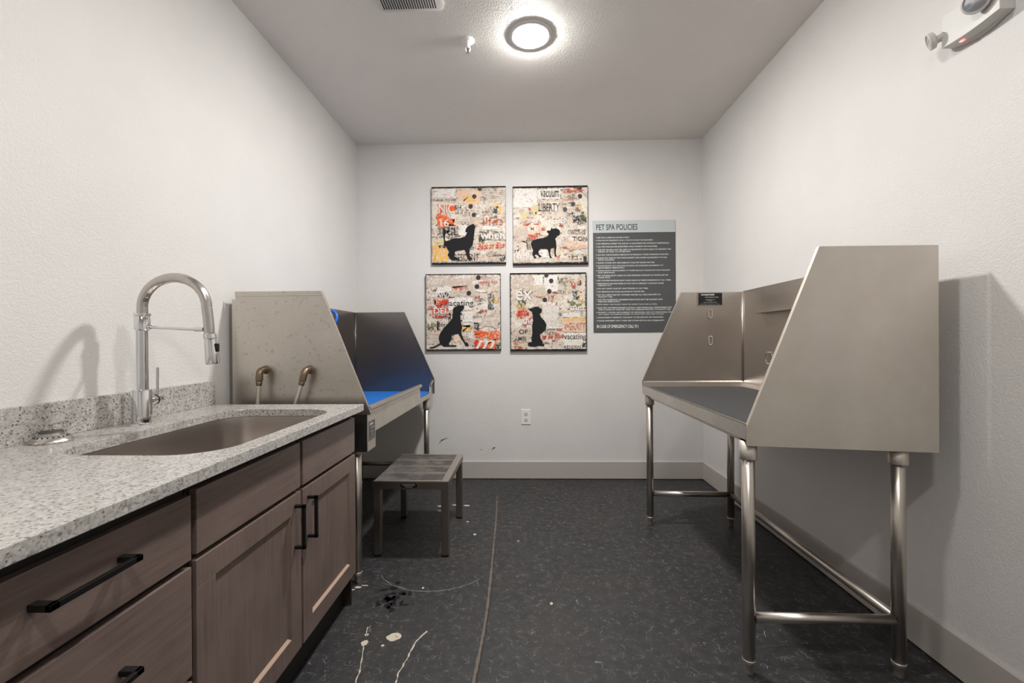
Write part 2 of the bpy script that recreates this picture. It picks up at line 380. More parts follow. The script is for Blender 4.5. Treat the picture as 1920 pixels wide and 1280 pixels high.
# sprinkler
r = root('fire_sprinkler', 'small white fire sprinkler head hanging from ceiling left of the light', 'sprinkler', (1.076, -1.234, H_))
put('escutcheon', LA((1.076, -1.234, H_), [(.037, 0), (.037, -.003), (.03, -.008), (.02, -.012), (.016, -.022), (.0, -.024)], cap=False), WHITE, r, smooth=True)
bm = bmesh.new(); lathe(bm, (1.076, -1.234, H_-.022), [(.013, 0), (.013, -.012), (.008, -.014), (.008, -.018)])
for s in (-1, 1): tube(bm, [(1.076+s*.010, -1.234, H_-.034), (1.076+s*.013, -1.234, H_-.046), (1.076+s*.009, -1.234, H_-.058), (1.076, -1.234, H_-.064)], .0028, 8)
put('frame_arms', bm, WHITE, r, smooth=True)
put('glass_bulb', T([(1.076, -1.234, H_-.038), (1.076, -1.234, H_-.058)], .0028, 8), SLOT, r)
bm = bmesh.new(); lathe(bm, (1.076, -1.234, H_-.063), [(.004, 0), (.013, -.002), (.013, -.0035), (.0, -.004)], seg=20)
put('deflector', bm, CHROME, r)

# vent grille
x0, x1, y1, y0 = .675, .998, -1.468, -1.79
r = root('ceiling_vent', 'white slotted exhaust vent cover at the ceiling by the top edge of view', 'vent', ((x0+x1)/2, (y0+y1)/2, H_))
bm = bmesh.new(); L0 = rrect(x0, x1, y0, y1, .04); L1 = rrect(x0+.012, x1-.012, y0+.012, y1-.012, .03)
a = [bm.verts.new((x, y, H_)) for x, y in L0]; b = [bm.verts.new((x, y, H_-.012)) for x, y in L0]; c = [bm.verts.new((x, y, H_-.02)) for x, y in L1]
n = len(a)
for P, Q in ((a, b), (b, c)):
    for i in range(n): bm.faces.new((P[i], P[(i+1) % n], Q[(i+1) % n], Q[i]))
bm.faces.new(c)
put('cover', bm, GREYP, r, smooth=True)
bm = bmesh.new()
for i in range(22):
    xx = x0+.032+i*.0118
    for j in range(2): box(bm, xx, xx+.005, y1-.03-.11*(j+1)-.01*j, y1-.03-.11*j-.01*j, H_-.0212, H_-.0195)
put('slots', bm, SLOT, r)

# emergency light
r = root('emergency_light', 'white twin-head emergency light high on the right wall with red indicator', 'emergency light', (W_, -2.19, 2.08))
bm = bmesh.new(); N = 14; ya, yb = -2.095, -2.275
def ring(x, drop, top): 
    pts = []
    for i in range(N+1):
        t = i/N; y = ya+(yb-ya)*t; z = 2.092-drop*math.sin(math.pi*t)
        pts.append((x, y, z))
    return pts+[(x, yb, top), (x, ya, top)]
R1 = ring(W_, .018, 2.20); R2 = ring(W_-.012, .018, 2.20); R3 = ring(W_-.014, .012, 2.20); R4 = ring(W_-.045, .006, 2.195)
rings = [[bm.verts.new(p) for p in R] for R in (R1, R2, R3, R4)]
for A, C in zip(rings, rings[1:]):
    for i in range(len(A)): bm.faces.new((A[i], A[(i+1) % len(A)], C[(i+1) % len(A)], C[i]))
bm.faces.new(rings[0]); bm.faces.new(rings[-1])
put('housing', bm, GREYP, r, bev=.003)
def head(name, c, ax, R):
    h = put('lamp_head', LA(c, [(R*.5, -.014), (R*.95, -.008), (R, 0), (R, .006), (R*.86, .008), (R*.82, .002), (R*.5, -.004), (0, -.006)], ax, 28, False), GREYP, r, smooth=True)
    put('lens', LA(Vector(c)+Vector(ax).normalized()*.004, [(R*.82, 0), (R*.6, .003), (0, .004)], ax, 24, False), CLEAR, h, smooth=True)
put('lamp_arm', T([(W_-.052, -2.083, 2.129), (W_-.026, -2.10, 2.14)], .012, 16), GREYP, r, smooth=True)
put('lamp_arm', T([(W_-.064, -2.232, 2.148), (W_-.04, -2.222, 2.155)], .014, 16), GREYP, r, smooth=True)
head('a', (W_-.062, -2.075, 2.13), (-.75, .55, -.25), .028)
head('b', (W_-.072, -2.235, 2.145), (-.8, -.35, -.45), .034)
put('indicator', B(W_-.034, W_-.026, -2.155, -2.143, 2.0805, 2.0835), LED, r)

# ------------------------------------------------------------------ pictures
FX, FZ = Vector((1, 0, 0)), Vector((0, 0, 1))
INK = {'k': (30, 30, 31), 'o': (226, 96, 44), 'r': (206, 62, 44), 'g': (120, 108, 100), 'G': (60, 56, 54), 'b': (176, 84, 60), 'y': (232, 176, 84), 'Y': (214, 196, 140),
       'w': (228, 222, 216), 'p': (226, 188, 160), 'n': (58, 78, 90), 'l': (104, 112, 60), 'd': (96, 38, 34), 't': (196, 178, 164)}
def rp(k, x0, y0, x1, y1, j=14, n=7):
    P = []
    for (a, b), (c, d) in (((x0, y0), (x1, y0)), ((x1, y0), (x1, y1)), ((x1, y1), (x0, y1)), ((x0, y1), (x0, y0))):
        for i in range(n): t = i/n; P.append((a+(c-a)*t+random.uniform(-j, j), b+(d-b)*t+random.uniform(-j, j)))
    return (k, P)
def picture(label, bounds, box_px, sil, dots, texts, patches, seed):
    bx0, bx1, by0, by1 = bounds; X0, X1, Z0, Z1 = box_px; cx, cz = (X0+X1)/2, (Z0+Z1)/2; hx, hz = (X1-X0)/2, (Z1-Z0)/2
    keys = sorted(set([t[1] for t in texts]+[p[0] for p in patches]+['k']))
    mats = [ink_mat('worn_collage_paper', seed=seed)]+[ink_mat('worn_print_'+{'k': 'black', 'o': 'orange', 'r': 'red', 'g': 'grey', 'G': 'charcoal', 'b': 'brown', 'y': 'amber', 'Y': 'straw', 'w': 'white', 'p': 'peach', 'n': 'navy', 'l': 'olive', 'd': 'maroon', 't': 'tan'}[k], INK[k],
            {'k': .70, 'w': .52, 'r': .55, 'o': .53, 'd': .55, 'G': .54}.get(k, .5), .06, seed) for k in keys]
    ix = {k: i+1 for i, k in enumerate(keys)}
    edge = plain('picture_edge', (34, 29, 28), .5); mats.append(edge); buttons = plain('dark_button', (38, 32, 32), .4); mats.append(buttons)
    S = 2*hx/(bx1-bx0)
    bm = bmesh.new(); box(bm, cx-hx, cx+hx, -.024, -.004, cz-hz, cz+hz, len(mats)-2); lay = [-.0242]
    def P(px, py): return (cx-hx+2*hx*(px-bx0)/(bx1-bx0), lay[0], cz+hz-2*hz*(py-by0)/(by1-by0))
    poly(bm, [P(bx0, by0), P(bx1, by0), P(bx1, by1), P(bx0, by1)], 0)
    def clampx(px, py): return P(min(max(px, bx0+8), bx1-8), min(max(py, by0+8), by1-8))
    keep = random.getstate(); random.seed(int(seed*100))
    for q in range(90):
        k = random.choice([c for c in keys if c in 'tgwpbY'] or ['k']); x = random.uniform(bx0+20, bx1-120); y = random.uniform(by0+20, by1-90)
        w_, h_ = random.uniform(20, 130), random.uniform(8, 60); lay[0] -= .00001
        poly(bm, [clampx(*v) for v in rp('', x, y, x+w_, y+h_, 7, 4)[1]], ix[k])
    for q in range(70):
        k = random.choice([c for c in keys if c in 'gGbtwk']); x = random.uniform(bx0+30, bx1-200); y = random.uniform(by0+60, by1-20); hh = random.choice((16, 22, 34, 60))
        lay[0] -= .00001; text(bm, ''.join(random.choice('aenrtsoilhmdvNEHIRT ') for _ in range(random.randint(2, 7))), P(x, y), FX, FZ, hh*S, hh*random.uniform(1.5, 3.2)*S, ix[k], bold=.01)
    random.setstate(keep)
    for k, pts in patches:
        lay[0] -= .00012; poly(bm, [clampx(*q) for q in pts], ix[k])
    for s, k, px, py, hgt, wd, *ex in texts:      # px,py lower-left
        lay[0] -= .00004; sl = ex[0] if ex else 0; rot = ex[1] if len(ex) > 1 else 0
        wd = min(wd, bx1-12-px)
        U = FX*math.cos(rot)+FZ*math.sin(rot); V = -FX*math.sin(rot)+FZ*math.cos(rot)
        text(bm, s, P(px, py), U, V, hgt*S, wd*S, ix[k], shear=sl, bold=.012)
    lay[0] -= .0002; poly(bm, [P(*q) for q in sil], ix['k'])
    for s, k, px, py, hgt, wd in getattr(picture, 'over', []):
        lay[0] -= .00004; text(bm, s, P(px, py), FX, FZ, hgt*S, wd*S, ix.get(k, 1))
    lay[0] -= .0002
    for dx, dy in dots:
        c = P(dx, dy); rr = 34*S
        top = cz+hz
        pts = [(c[0]+rr*math.cos(a), c[1], min(c[2]+rr*math.sin(a), top)) for a in [2*math.pi*i/20 for i in range(20)]]
        poly(bm, pts, len(mats)-1)
    return put('canvas_picture', bm, mats, None, (cx, 0, cz), label=label, cat='picture', group='dog collage pictures on the back wall', keep=True)
dogA = [(735,625),(690,640),(640,665),(610,705),(603,745),(630,755),(600,815),(520,838),(420,842),(350,868),(300,885),(282,860),(290,790),(300,720),(275,690),(255,740),(258,800),(270,880),(262,960),(305,960),(315,990),(350,1040),(325,1090),(370,1150),(400,1170),(520,1165),(500,1145),(430,1110),(445,1030),(590,1010),(610,1060),(620,1110),(650,1165),(720,1165),(690,1130),(665,1090),(670,1000),(720,940),(735,850),(748,740),(752,700),(765,670),(740,640)]
dogB = [(650,675),(665,695),(720,685),(765,705),(785,735),(780,780),(740,800),(705,840),(720,880),(725,960),(712,1060),(730,1110),(700,1115),(690,1060),(690,980),(640,990),(625,1050),(640,1110),(665,1130),(620,1130),(605,1060),(590,1000),(560,995),(470,990),(440,1040),(455,1080),(500,1112),(460,1118),(420,1075),(380,1080),(395,1110),(420,1130),(380,1130),(345,1070),(360,1010),(330,940),(328,900),(350,865),(420,845),(520,830),(580,810),(610,765),(575,740),(580,722),(630,720)]
dogC = [(540,540),(600,530),(660,530),(672,550),(665,580),(620,620),(610,680),(615,760),(635,850),(625,950),(650,1020),(680,1080),(715,1090),(735,1125),(735,1140),(690,1140),(665,1090),(620,1030),(580,950),(520,960),(480,970),(470,1040),(430,1100),(440,1125),(550,1128),(545,1145),(350,1145),(310,1115),(280,1130),(210,1165),(140,1170),(130,1155),(200,1145),(280,1105),(295,1090),(275,1010),(300,940),(360,860),(430,790),(480,730),(495,680),(495,590),(510,560)]
dogD = [(430,565),(480,563),(520,595),(540,600),(535,640),(500,670),(530,730),(580,780),(610,840),(600,900),(550,950),(505,980),(515,1040),(550,1090),(545,1120),(575,1135),(570,1155),(480,1150),(440,1165),(330,1155),(315,1120),(330,1105),(390,1090),(370,1060),(390,960),(385,860),(400,780),(395,680),(385,635),(340,610),(325,595),(370,588),(400,590)]
random.seed(11)
YS = -.02
para = 'lorem'
lines = lambda x, y, w, n, k='g', h=12, st=30: [('mn iou tre na stil ora mente qui sa'[:random.randint(22, 35)], k, x, y+i*st, h, w) for i in range(n)]
picture.over = []
picture('square dog collage, upper left, standing dog with orange and amber patches', (75, 1235, 65, 1225), (.621, 1.226, 1.753, 2.381), dogA,
    [(834,103),(747,218),(690,365),(740,492)],
    [('REAL L', 'w', 95, 235, 140, 370), ('NIC', 'w', 190, 460, 140, 240), ('SH', 'G', 440, 410, 70, 100), ('16', 'w', 215, 660, 110, 130), ('MIL', 'G', 255, 790, 120, 240), ('lifes', 'b', 880, 650, 125, 310),
     ('ARE THE', 'G', 90, 275, 22, 370), ('when', 'w', 840, 860, 130, 370), ('Back to Blue', 'r', 800, 1010, 90, 420, .4, .06), ('RESIDENT', 'G', 430, 1185, 115, 380), ('hmm li', 'g', 870, 470, 60, 170),
     ('be nt of a', 'g', 450, 480, 50, 230), ('VE', 'd', 300, 965, 90, 110), ('ST', 'w', 1150, 1150, 40, 60)]+lines(870, 110, 330, 7)+lines(820, 1100, 360, 4)+lines(460, 560, 250, 3),
    [rp('t', 90, 80, 470, 300), rp('w', 110, 100, 440, 220), rp('p', 480, 120, 850, 330), rp('y', 590, 200, 760, 300, 25), rp('o', 190, 330, 440, 450, 20), rp('o', 170, 470, 330, 680, 26), rp('o', 290, 560, 420, 640, 26), rp('g', 180, 680, 520, 830, 25),
     rp('y', 90, 940, 330, 1190, 22), rp('Y', 180, 860, 330, 960, 22), rp('g', 820, 740, 1200, 880, 16), rp('G', 820, 790, 910, 890, 12), rp('w', 870, 670, 1130, 720), rp('y', 1080, 340, 1160, 480, 12), rp('n', 1040, 370, 1110, 470, 14), rp('w', 500, 640, 640, 800, 12), rp('t', 430, 1040, 790, 1190, 10), rp('G', 190, 940, 300, 980, 8), rp('G', 1140, 1090, 1215, 1190, 14), rp('t', 800, 1120, 1140, 1200, 9)], 1.0)
picture('square dog collage, upper right, stocky dog on pale washed background', (42, 1220, 45, 1230), (1.282, 1.888, 1.741, 2.375), dogB,
    [(1095,78),(1097,207),(987,323),(862,402)],
    [('vacuum', 'G', 480, 215, 100, 290), ('LIBERTY', 'G', 450, 425, 120, 330), ('while', 'G', 975, 600, 110, 240), ('IMB', 'w', 290, 720, 90, 150), ('EDEN', 'w', 660, 620, 100, 260), ('TRONS', 'g', 910, 780, 70, 270), ('TION', 'G', 980, 880, 70, 220),
     ('OVE', 'y', 510, 1000, 60, 190), ('NAH', 'b', 500, 820, 40, 100), ('Back', 'r', 830, 150, 60, 340, .4), ('this one', 'G', 930, 1165, 30, 130), ('a b', 'k', 1090, 1160, 30, 90), ('WHI', 'w', 90, 1160, 160, 200)]+lines(900, 960, 290, 6, 'g')+lines(830, 170, 200, 3),
    [rp('w', 70, 80, 430, 360, 14), rp('w', 440, 90, 790, 240, 6), rp('Y', 340, 330, 440, 460, 30), rp('Y', 170, 440, 260, 560, 24), rp('b', 200, 590, 330, 660, 24), rp('b', 270, 680, 450, 840, 28), rp('p', 160, 640, 460, 760, 20), rp('t', 80, 680, 260, 880, 24),
     rp('g', 250, 860, 330, 1000, 16), rp('w', 650, 290, 770, 430, 8), rp('g', 1030, 340, 1100, 440, 10), rp('y', 1080, 330, 1120, 410, 8), rp('l', 1100, 430, 1150, 520, 14), rp('l', 1120, 510, 1205, 600, 14), rp('n', 990, 500, 1110, 600, 12),
     rp('t', 810, 850, 900, 960, 22), rp('p', 900, 900, 1180, 1000, 18), rp('t', 80, 1010, 290, 1190, 16), rp('t', 640, 1140, 1160, 1200, 14), rp('G', 1150, 1100, 1205, 1190, 12), rp('G', 70, 1000, 150, 1025, 6), rp('w', 480, 1010, 580, 1130, 12)], 4.3)
picture('square dog collage, lower left, seated slim dog beside red patches', (75, 1230, 50, 1205), (.568, 1.181, 1.052, 1.673), dogC,
    [(890,108),(868,243),(743,342)],
    [('vacating', 'G', 380, 560, 110, 430), ('FREE', 'w', 110, 210, 80, 260, .5), ('RUNNY', 'w', 110, 410, 90, 380, .5), ('DEL', 'w', 200, 650, 90, 230), ('the', 'r', 170, 715, 50, 180), ('RESID', 'G', 430, 770, 130, 230), ('PAZ', 'w', 640, 775, 130, 150), ('HEART NO', 'r', 890, 195, 34, 290),
     ('VE A', 'd', 430, 830, 60, 180), ('THE DREAM', 'd', 385, 915, 60, 240), ('m', 'w', 840, 1180, 130, 300, .4), ('Gi', 'w', 680, 1020, 80, 70), ('hi nor', 'g', 830, 470, 80, 130)]+lines(110, 960, 170, 6, 'g')+lines(850, 110, 330, 2)+lines(560, 655, 50, 4, 'w', 9, 24)+lines(860, 660, 280, 2),
    [rp('t', 95, 90, 470, 260, 14), rp('w', 240, 240, 480, 380, 26), rp('G', 250, 340, 520, 410, 16), rp('t', 460, 120, 800, 390, 18), rp('b', 500, 230, 720, 300, 22), rp('r', 190, 440, 420, 520, 18), rp('o', 220, 450, 300, 500, 16), rp('r', 180, 560, 430, 650, 14), rp('r', 240, 510, 330, 560, 12),
     rp('w', 430, 415, 800, 600, 6), rp('w', 640, 620, 800, 780, 6), rp('g', 1030, 350, 1100, 560, 14), rp('l', 1100, 360, 1140, 480, 10), rp('y', 1130, 400, 1180, 500, 8), rp('n', 1040, 480, 1120, 600, 14), rp('w', 850, 290, 1000, 330, 6), rp('y', 640, 840, 770, 920, 20), rp('p', 500, 990, 620, 1080, 18),
     rp('o', 820, 920, 1215, 1030, 22), rp('r', 820, 1050, 960, 1190, 14), rp('o', 900, 1030, 1150, 1190, 20), rp('G', 830, 780, 900, 900, 18), rp('t', 900, 760, 1200, 860, 20), rp('G', 1150, 1100, 1215, 1180, 12), rp('g', 250, 770, 300, 900, 16), rp('l', 110, 800, 220, 900, 22)], 7.7)
picture('square dog collage, lower right, seated dog with red script lettering', (45, 1230, 55, 1230), (1.256, 1.873, 1.044, 1.675), dogD,
    [(612,90),(685,177),(655,333),(585,463)],
    [('ex', 'w', 130, 470, 150, 260), ('AR', 'y', 160, 600, 70, 130), ('the', 'r', 160, 690, 60, 180), ('the', 'w', 240, 830, 120, 170), ('OF', 'k', 180, 975, 70, 140), ('AMBI', 'G', 110, 1080, 70, 180), ('met', 'w', 980, 630, 90, 230), ('to be Blue', 'r', 540, 1050, 80, 340, .4, .05),
     ('WERATT', 'b', 880, 920, 110, 330), ('vacating', 'G', 875, 1085, 110, 340), ('RESIDENT', 'G', 880, 1200, 50, 300), ('A', 'y', 440, 1080, 60, 50), ('DEL', 'Y', 330, 1150, 45, 140), ('17', 'b', 640, 500, 110, 90), ('BA IND OF', 'G', 620, 920, 18, 120)]+lines(560, 560, 230, 11, 'g')+lines(640, 1110, 220, 3)+lines(820, 130, 180, 5),
    [rp('w', 420, 90, 560, 240, 10), rp('w', 580, 90, 790, 340, 10), rp('t', 80, 90, 400, 290, 14), rp('t', 390, 290, 600, 400, 18), rp('G', 180, 430, 300, 530, 22), rp('l', 170, 480, 250, 570, 14), rp('r', 150, 620, 330, 690, 20), rp('b', 260, 720, 400, 820, 14), rp('b', 250, 640, 300, 900, 8),
     rp('n', 1020, 330, 1120, 460, 14), rp('y', 1090, 340, 1130, 400, 6), rp('y', 1100, 440, 1170, 490, 10), rp('l', 970, 500, 1210, 580, 16), rp('Y', 1150, 520, 1210, 590, 8), rp('w', 880, 660, 1130, 730, 12), rp('p', 880, 740, 1220, 950, 8), rp('y', 880, 735, 1215, 780, 12),
     rp('w', 875, 960, 1220, 1215, 6), rp('t', 90, 880, 350, 1090, 20), rp('b', 95, 1160, 250, 1215, 12), rp('b', 100, 1070, 160, 1120, 10), rp('w', 560, 500, 800, 900, 8), rp('b', 745, 500, 780, 545, 8), rp('G', 1160, 1110, 1215, 1180, 12), rp('b', 1005, 210, 1060, 300, 14), rp('b', 1100, 170, 1150, 240, 14)], 12.9)

# ------------------------------------------------------------------ policy sign
sx0, sx1, sz0, sz1 = 1.932, 2.592, 1.19, 2.094
r = root('policy_sign', 'grey pet spa policies sign with white printed rules on the back wall', 'sign', ((sx0+sx1)/2, 0, (sz0+sz1)/2))
put('board', B(sx0, sx1, -.006, 0, sz0, sz1), SGD, r)
put('header_band', B(sx0, sx1, -.0064, -.006, sz1-.098, sz1), SGT, r)
k = (sx1-sx0)/861.0          # metres per pixel of the detail view, sign left edge at 70, top at 75
def sp(px, py): return (sx0+(px-72)*k, -.0068, sz1-(py-72)*(sz1-sz0)/1165)
bm = bmesh.new(); text(bm, 'PET SPA POLICIES', sp(104, 172), FX, FZ, 62*.776e-3, 434*k, bold=.012); put('title', bm, SGI, r)
bm = bmesh.new()
rules = [(256, 'PET SPA IS OPEN 24 HOURS A DAY.', 452), (286, 'FOR USE BY RESIDENTS ONLY, PHOTO ID MAY BE REQUIRED.', 702), (319, 'NO PERSONS UNDER THE AGE OF 18 ARE PERMITTED WITHOUT SUPERVISION.', 868),
 (351, 'ALL PETS SHOULD BE REGISTERED AND CURRENT ON VACCINES.', 745), (383, 'THE PET SPA MAY NOT BE USED TO BATHE PETS WITH FLEAS TO PREVENT THE|SPREAD OF FLEAS TO OTHER PETS.', 886),
 (436, 'DO NOT USE EXCESSIVE AMOUNTS OF PRODUCT WHEN WASHING YOUR PET.', 863), (468, 'PLEASE PUT HAIR IN THE WASTE BASKET AND AVOID ALLOWING IT TO GO|DOWN THE DRAIN.', 843),
 (519, 'PLEASE TOWEL DRY AND REMOVE YOUR PET FROM THE TUB.', 715), (551, 'PLEASE REPORT ANY MALFUNCTIONING OR DAMAGED EQUIPMENT TO|MANAGEMENT IMMEDIATELY.', 803),
 (601, 'PLEASE NOTIFY MANAGEMENT IF THERE ARE ANY CLEAN-UPS THAT REQUIRE|OUR ASSISTANCE.', 874), (652, 'PET OWNERS MUST CLEAN UP AND PROPERLY DISPOSE OF WASTE LEFT BY|THEIR PETS.', 858),
 (703, 'PET OWNER/HANDLER MUST HAVE LEASH IN THEIR POSSESSION AT ALL TIMES.', 888), (736, 'RESTRAINTS ARE PROVIDED IN THE TUB TO PREVENT YOUR PET FROM|JUMPING OUT.', 805), (787, 'DO NOT LEAVE YOUR PET UNATTENDED AT ANY TIME.', 645),
 (820, 'NO SMOKING OR FOOD ALLOWED IN THE PET SPA.', 610), (853, 'PET SPA USERS AND PET OWNERS ASSUME ALL RISKS RELATED TO|FACILITY USE.', 775), (903, 'ANY PET EXHIBITING AGGRESSIVE BEHAVIOR MUST BE LEASHED AND|REMOVED IMMEDIATELY.', 795),
 (954, 'PETS USING THIS FACILITY MUST BE OLDER THAN ONE (1) YEAR.', 740), (987, 'EACH PET OWNER/HANDLER IS LEGALLY AND FINANCIALLY RESPONSIBLE FOR|THE ACTIONS OF THEIR PET AND ANY DAMAGE RELATED TO FACILITY USE.', 890),
 (1037, 'PROPERTY OWNER, MANAGEMENT OR PERSONNEL, ARE NOT RESPONSIBLE FOR|ANY INJURY OR DAMAGE CAUSED TO OR BY PETS THAT MAY OCCUR.', 892), (1088, 'MANAGEMENT RESERVES THE RIGHT TO REVOKE PET SPA PRIVILEGES.', 806), (1122, 'PLEASE REMEMBER THAT THERE ARE OTHER PETS IN OUR COMMUNITY.', 815)]
for py, s, xe in rules:
    a = s.split('|'); wpc = (xe-120)/len(a[0])
    text(bm, a[0], sp(120, py), FX, FZ, 13*k, (xe-120)*k, bold=.012)
    p = Vector(sp(104, py-3)); poly(bm, [p, p+FX*.005, p+FX*.005+FZ*.005, p+FZ*.005])
    if len(a) > 1: text(bm, a[1], sp(122, py+20), FX, FZ, 13*k, len(a[1])*wpc*k, bold=.012)
put('rules_text', bm, SGW, r)
bm = bmesh.new(); text(bm, 'IN CASE OF EMERGENCY CALL 911', sp(106, 1192), FX, FZ, 34*.776e-3, 434*k, bold=.01); put('emergency_line', bm, SGW, r)

# outlet
r = root('wall_outlet', 'white duplex electrical outlet low on the back wall', 'outlet', (1.379, 0, .505))
put('cover_plate', B(1.343, 1.416, -.006, 0, .446, .566), WHITE, r, bev=.002)
for zc in (.530, .482):
    bm = bmesh.new(); prism(bm, [(1.3795+x, -.008, zc+z) for x, z in rrect(-.017, .017, -.014, .014, .010, 4)], (0, .003, 0)); q = put('receptacle', bm, GREYP, r)
    bm = bmesh.new(); box(bm, 1.372, 1.374, -.0085, -.007, zc-.002, zc+.008); box(bm, 1.385, 1.387, -.0085, -.007, zc-.002, zc+.007); box(bm, 1.3775, 1.3815, -.0085, -.007, zc-.010, zc-.005)
    put('socket_slots', bm, SLOT, q)

# ------------------------------------------------------------------ grooming tubs
def leg_part(r, x, y, ztop, collar=.064, R=.0205):
    bm = T([(x, y, .048), (x, y, ztop)], R, 24); l = put('leg', bm, STEELL, r)
    put('collar', LA((x, y, ztop), [(R, -collar), (.0265, -collar), (.0275, -collar+.004), (.0275, 0)], seg=24), STEEL, l)
    put('foot', LA((x, y, 0), [(.012, 0), (.014, .006), (.0135, .034), (.019, .036), (.0215, .048), (.0215, .052), (0, .053)], seg=24), STEEL, l)
    return l
def sidepanel(r, X0, X1, y, xt, ztop, zb, zf, zs, out, front, m, hem=.0):
    """trapezoid end panel. X0 wall side, X1 room side x at the bottom, xt room side x at the top; zs height where slope starts; out=-1/1 outward y"""
    pts = [(X0, y, zb), (X1, y, zf), (X1, y, zs), (xt, y, ztop), (X0, y, ztop)]
    bm = bmesh.new(); prism(bm, pts, (0, out*.0025, 0))
    # folded front flange
    d = 1 if X1 > X0 else -1
    prism(bm, [(X1, y, zs), (xt, y, ztop), (xt-d*.004, y, ztop), (X1-d*.004, y, zs)], (0, -out*.012, 0))
    if hem: prism(bm, [(X0, y, ztop-hem), (xt+d*hem*.36, y, ztop-hem), (xt, y, ztop), (X0, y, ztop)], (0, out*.006, 0))
    return put('side_panel', bm, m, r, bev=.0008)
def plate(r, org, U, V, N, w, h, m, nm='brand_plate'):
    org, U, V, N = Vector(org), Vector(U), Vector(V), Vector(N)
    bm = bmesh.new(); prism(bm, [org, org+U*w, org+U*w+V*h, org+V*h], N*.0012, 0)
    o2 = org+N*.0014; e = .004
    prism(bm, [o2+U*e+V*e, o2+U*(w-e)+V*e, o2+U*(w-e)+V*(h-e), o2+U*e+V*(h-e)], N*.0002, 1)
    q = put(nm, bm, [STEELL, m], r); bm = bmesh.new(); o3 = org+N*.0018
    def t(s, u, v, hh, ww, sh=0, b=.0): text(bm, s, o3+U*(u*w)+V*(v*h), U, V, hh*h, ww*w, shear=sh, bold=b)
    t('FOREVER', .12, .76, .12, .55, .35, .03); t('STAINLESS STEEL', .30, .60, .07, .54); t('Model: 50in Tub', .32, .42, .06, .36); t('www.', .4, .34, .03, .2); t('Groomers best friend', .23, .23, .05, .54); t('Made of 304 stainless steel in the usa', .1, .11, .035, .8)
    put('plate_text', bm, PRINT, q)
def dring(r, c, U, V, N, w, h, rad=.003):
    c, U, V, N = Vector(c), Vector(U), Vector(V), Vector(N)
    P = [c+U*x+V*y+N*.012 for x, y in rrect(-w/2, w/2, -h/2, h/2, min(w, h)*.3, 4)]; P.append(P[0]); P.append(P[1])
    bm = bmesh.new(); tube(bm, P, rad, 8, cap=False)
    q = put('tie_ring', bm, CHROME, r, smooth=True)
    for s in (-1, 1): put('ring_mount', T([c+V*(s*h/2), c+V*(s*h/2)+N*.012], rad, 8), CHROME, q, smooth=True)

# right tub
NY, FY = -2.135, -.852; XF, XB = 2.098, 2.715; TZ = 1.432
r = root('grooming_tub', 'stainless steel pet grooming tub on tall round legs by the right wall', 'grooming tub', ((XF+XB)/2, (NY+FY)/2, 0), 'stainless grooming tubs')
sidepanel(r, XB, XF, NY, 2.335, TZ, .757, .779, .838, -1, 0, STEEL)
sidepanel(r, XB, XF, FY, 2.335, TZ-.012, .84, .845, .880, 1, 0, STEELD)
put('back_panel', B(XB-.003, XB, NY+.003, FY-.003, .80, TZ-.008), STEELD, r, bev=.001)
put('deck', B(XF+.004, XB-.004, NY+.004, FY-.001, .800, .826), STEELD, r, bev=.001)
bm = bmesh.new(); box(bm, XF, XF+.003, NY+.001, FY, .797, .850); box(bm, XF, XF+.012, NY+.001, FY, .847, .850); put('front_apron', bm, STEELS, r, bev=.001)
bm = bmesh.new()   # coved ledges along the panel feet
prism(bm, [(XB-.004, FY-.003, .828), (XB-.004, FY-.003, .868), (XB-.010, FY-.003, .862), (XB-.018, FY-.003, .828)], (0, NY-FY+.006, 0))
prism(bm, [(XF+.004, FY-.003, .852), (XF+.004, FY-.003, .876), (XF+.004, FY-.010, .868), (XF+.004, FY-.016, .828)], (XB-XF-.01, 0, 0))
put('ledge', bm, STEELD, r, bev=.001)
put('corner_seam', T([(XB-.006, FY-.005, .83), (XB-.006, FY-.005, TZ-.012)], .0025, 8), STEELD, r)
put('deck_frame', B(XF+.03, XB-.05, NY+.03, FY-.03, .775, .80), STEEL, r)
for (x, y, zt) in ((2.124, NY+.04, .79), (2.615, NY+.035, .775), (2.133, FY-.035, .797), (2.615, FY-.045, .79)): leg_part(r, x, y, zt)
def rail(r, a, b, R=.0165):
    a, b = Vector(a), Vector(b); d = (b-a).normalized(); put('cross_rail', T([a+d*.018, b-d*.018], R, 20), STEELL, r)
rail(r, (2.124, NY+.04, .19), (2.615, NY+.035, .19)); rail(r, (2.133, FY-.035, .19), (2.615, FY-.045, .19)); rail(r, (2.615, NY+.035, .19), (2.615, FY-.045, .19))
plate(r, (2.438, FY-.003, 1.336), FX, FZ, (0, -1, 0), .152, .082, PLATE)
dring(r, (2.512, FY-.002, 1.286), (0, 1, 0) and FX, FZ, (0, -1, 0), .020, .05); dring(r, (2.512, FY-.002, 1.122), FX, FZ, (0, -1, 0), .020, .05)
dring(r, (XB-.003, -1.165, 1.026), (0, 1, 0), FZ, (-1, 0, 0), .062, .062)
bm = bmesh.new(); prism(bm, [(XB-.003, -1.07, 1.272), (XB-.07, -1.12, 1.272), (XB-.07, -1.55, 1.272), (XB-.003, -1.55, 1.272)], (0, 0, .004)); put('bottle_shelf', bm, STEELD, r)
put('rubber_mat', B(XF+.018, XB-.022, NY+.012, FY-.018, .826, .842), RUB, None, ((XF+XB)/2, (NY+FY)/2, .826), label='black rubber mat lying in the right-hand grooming tub', cat='mat', bev=.004)

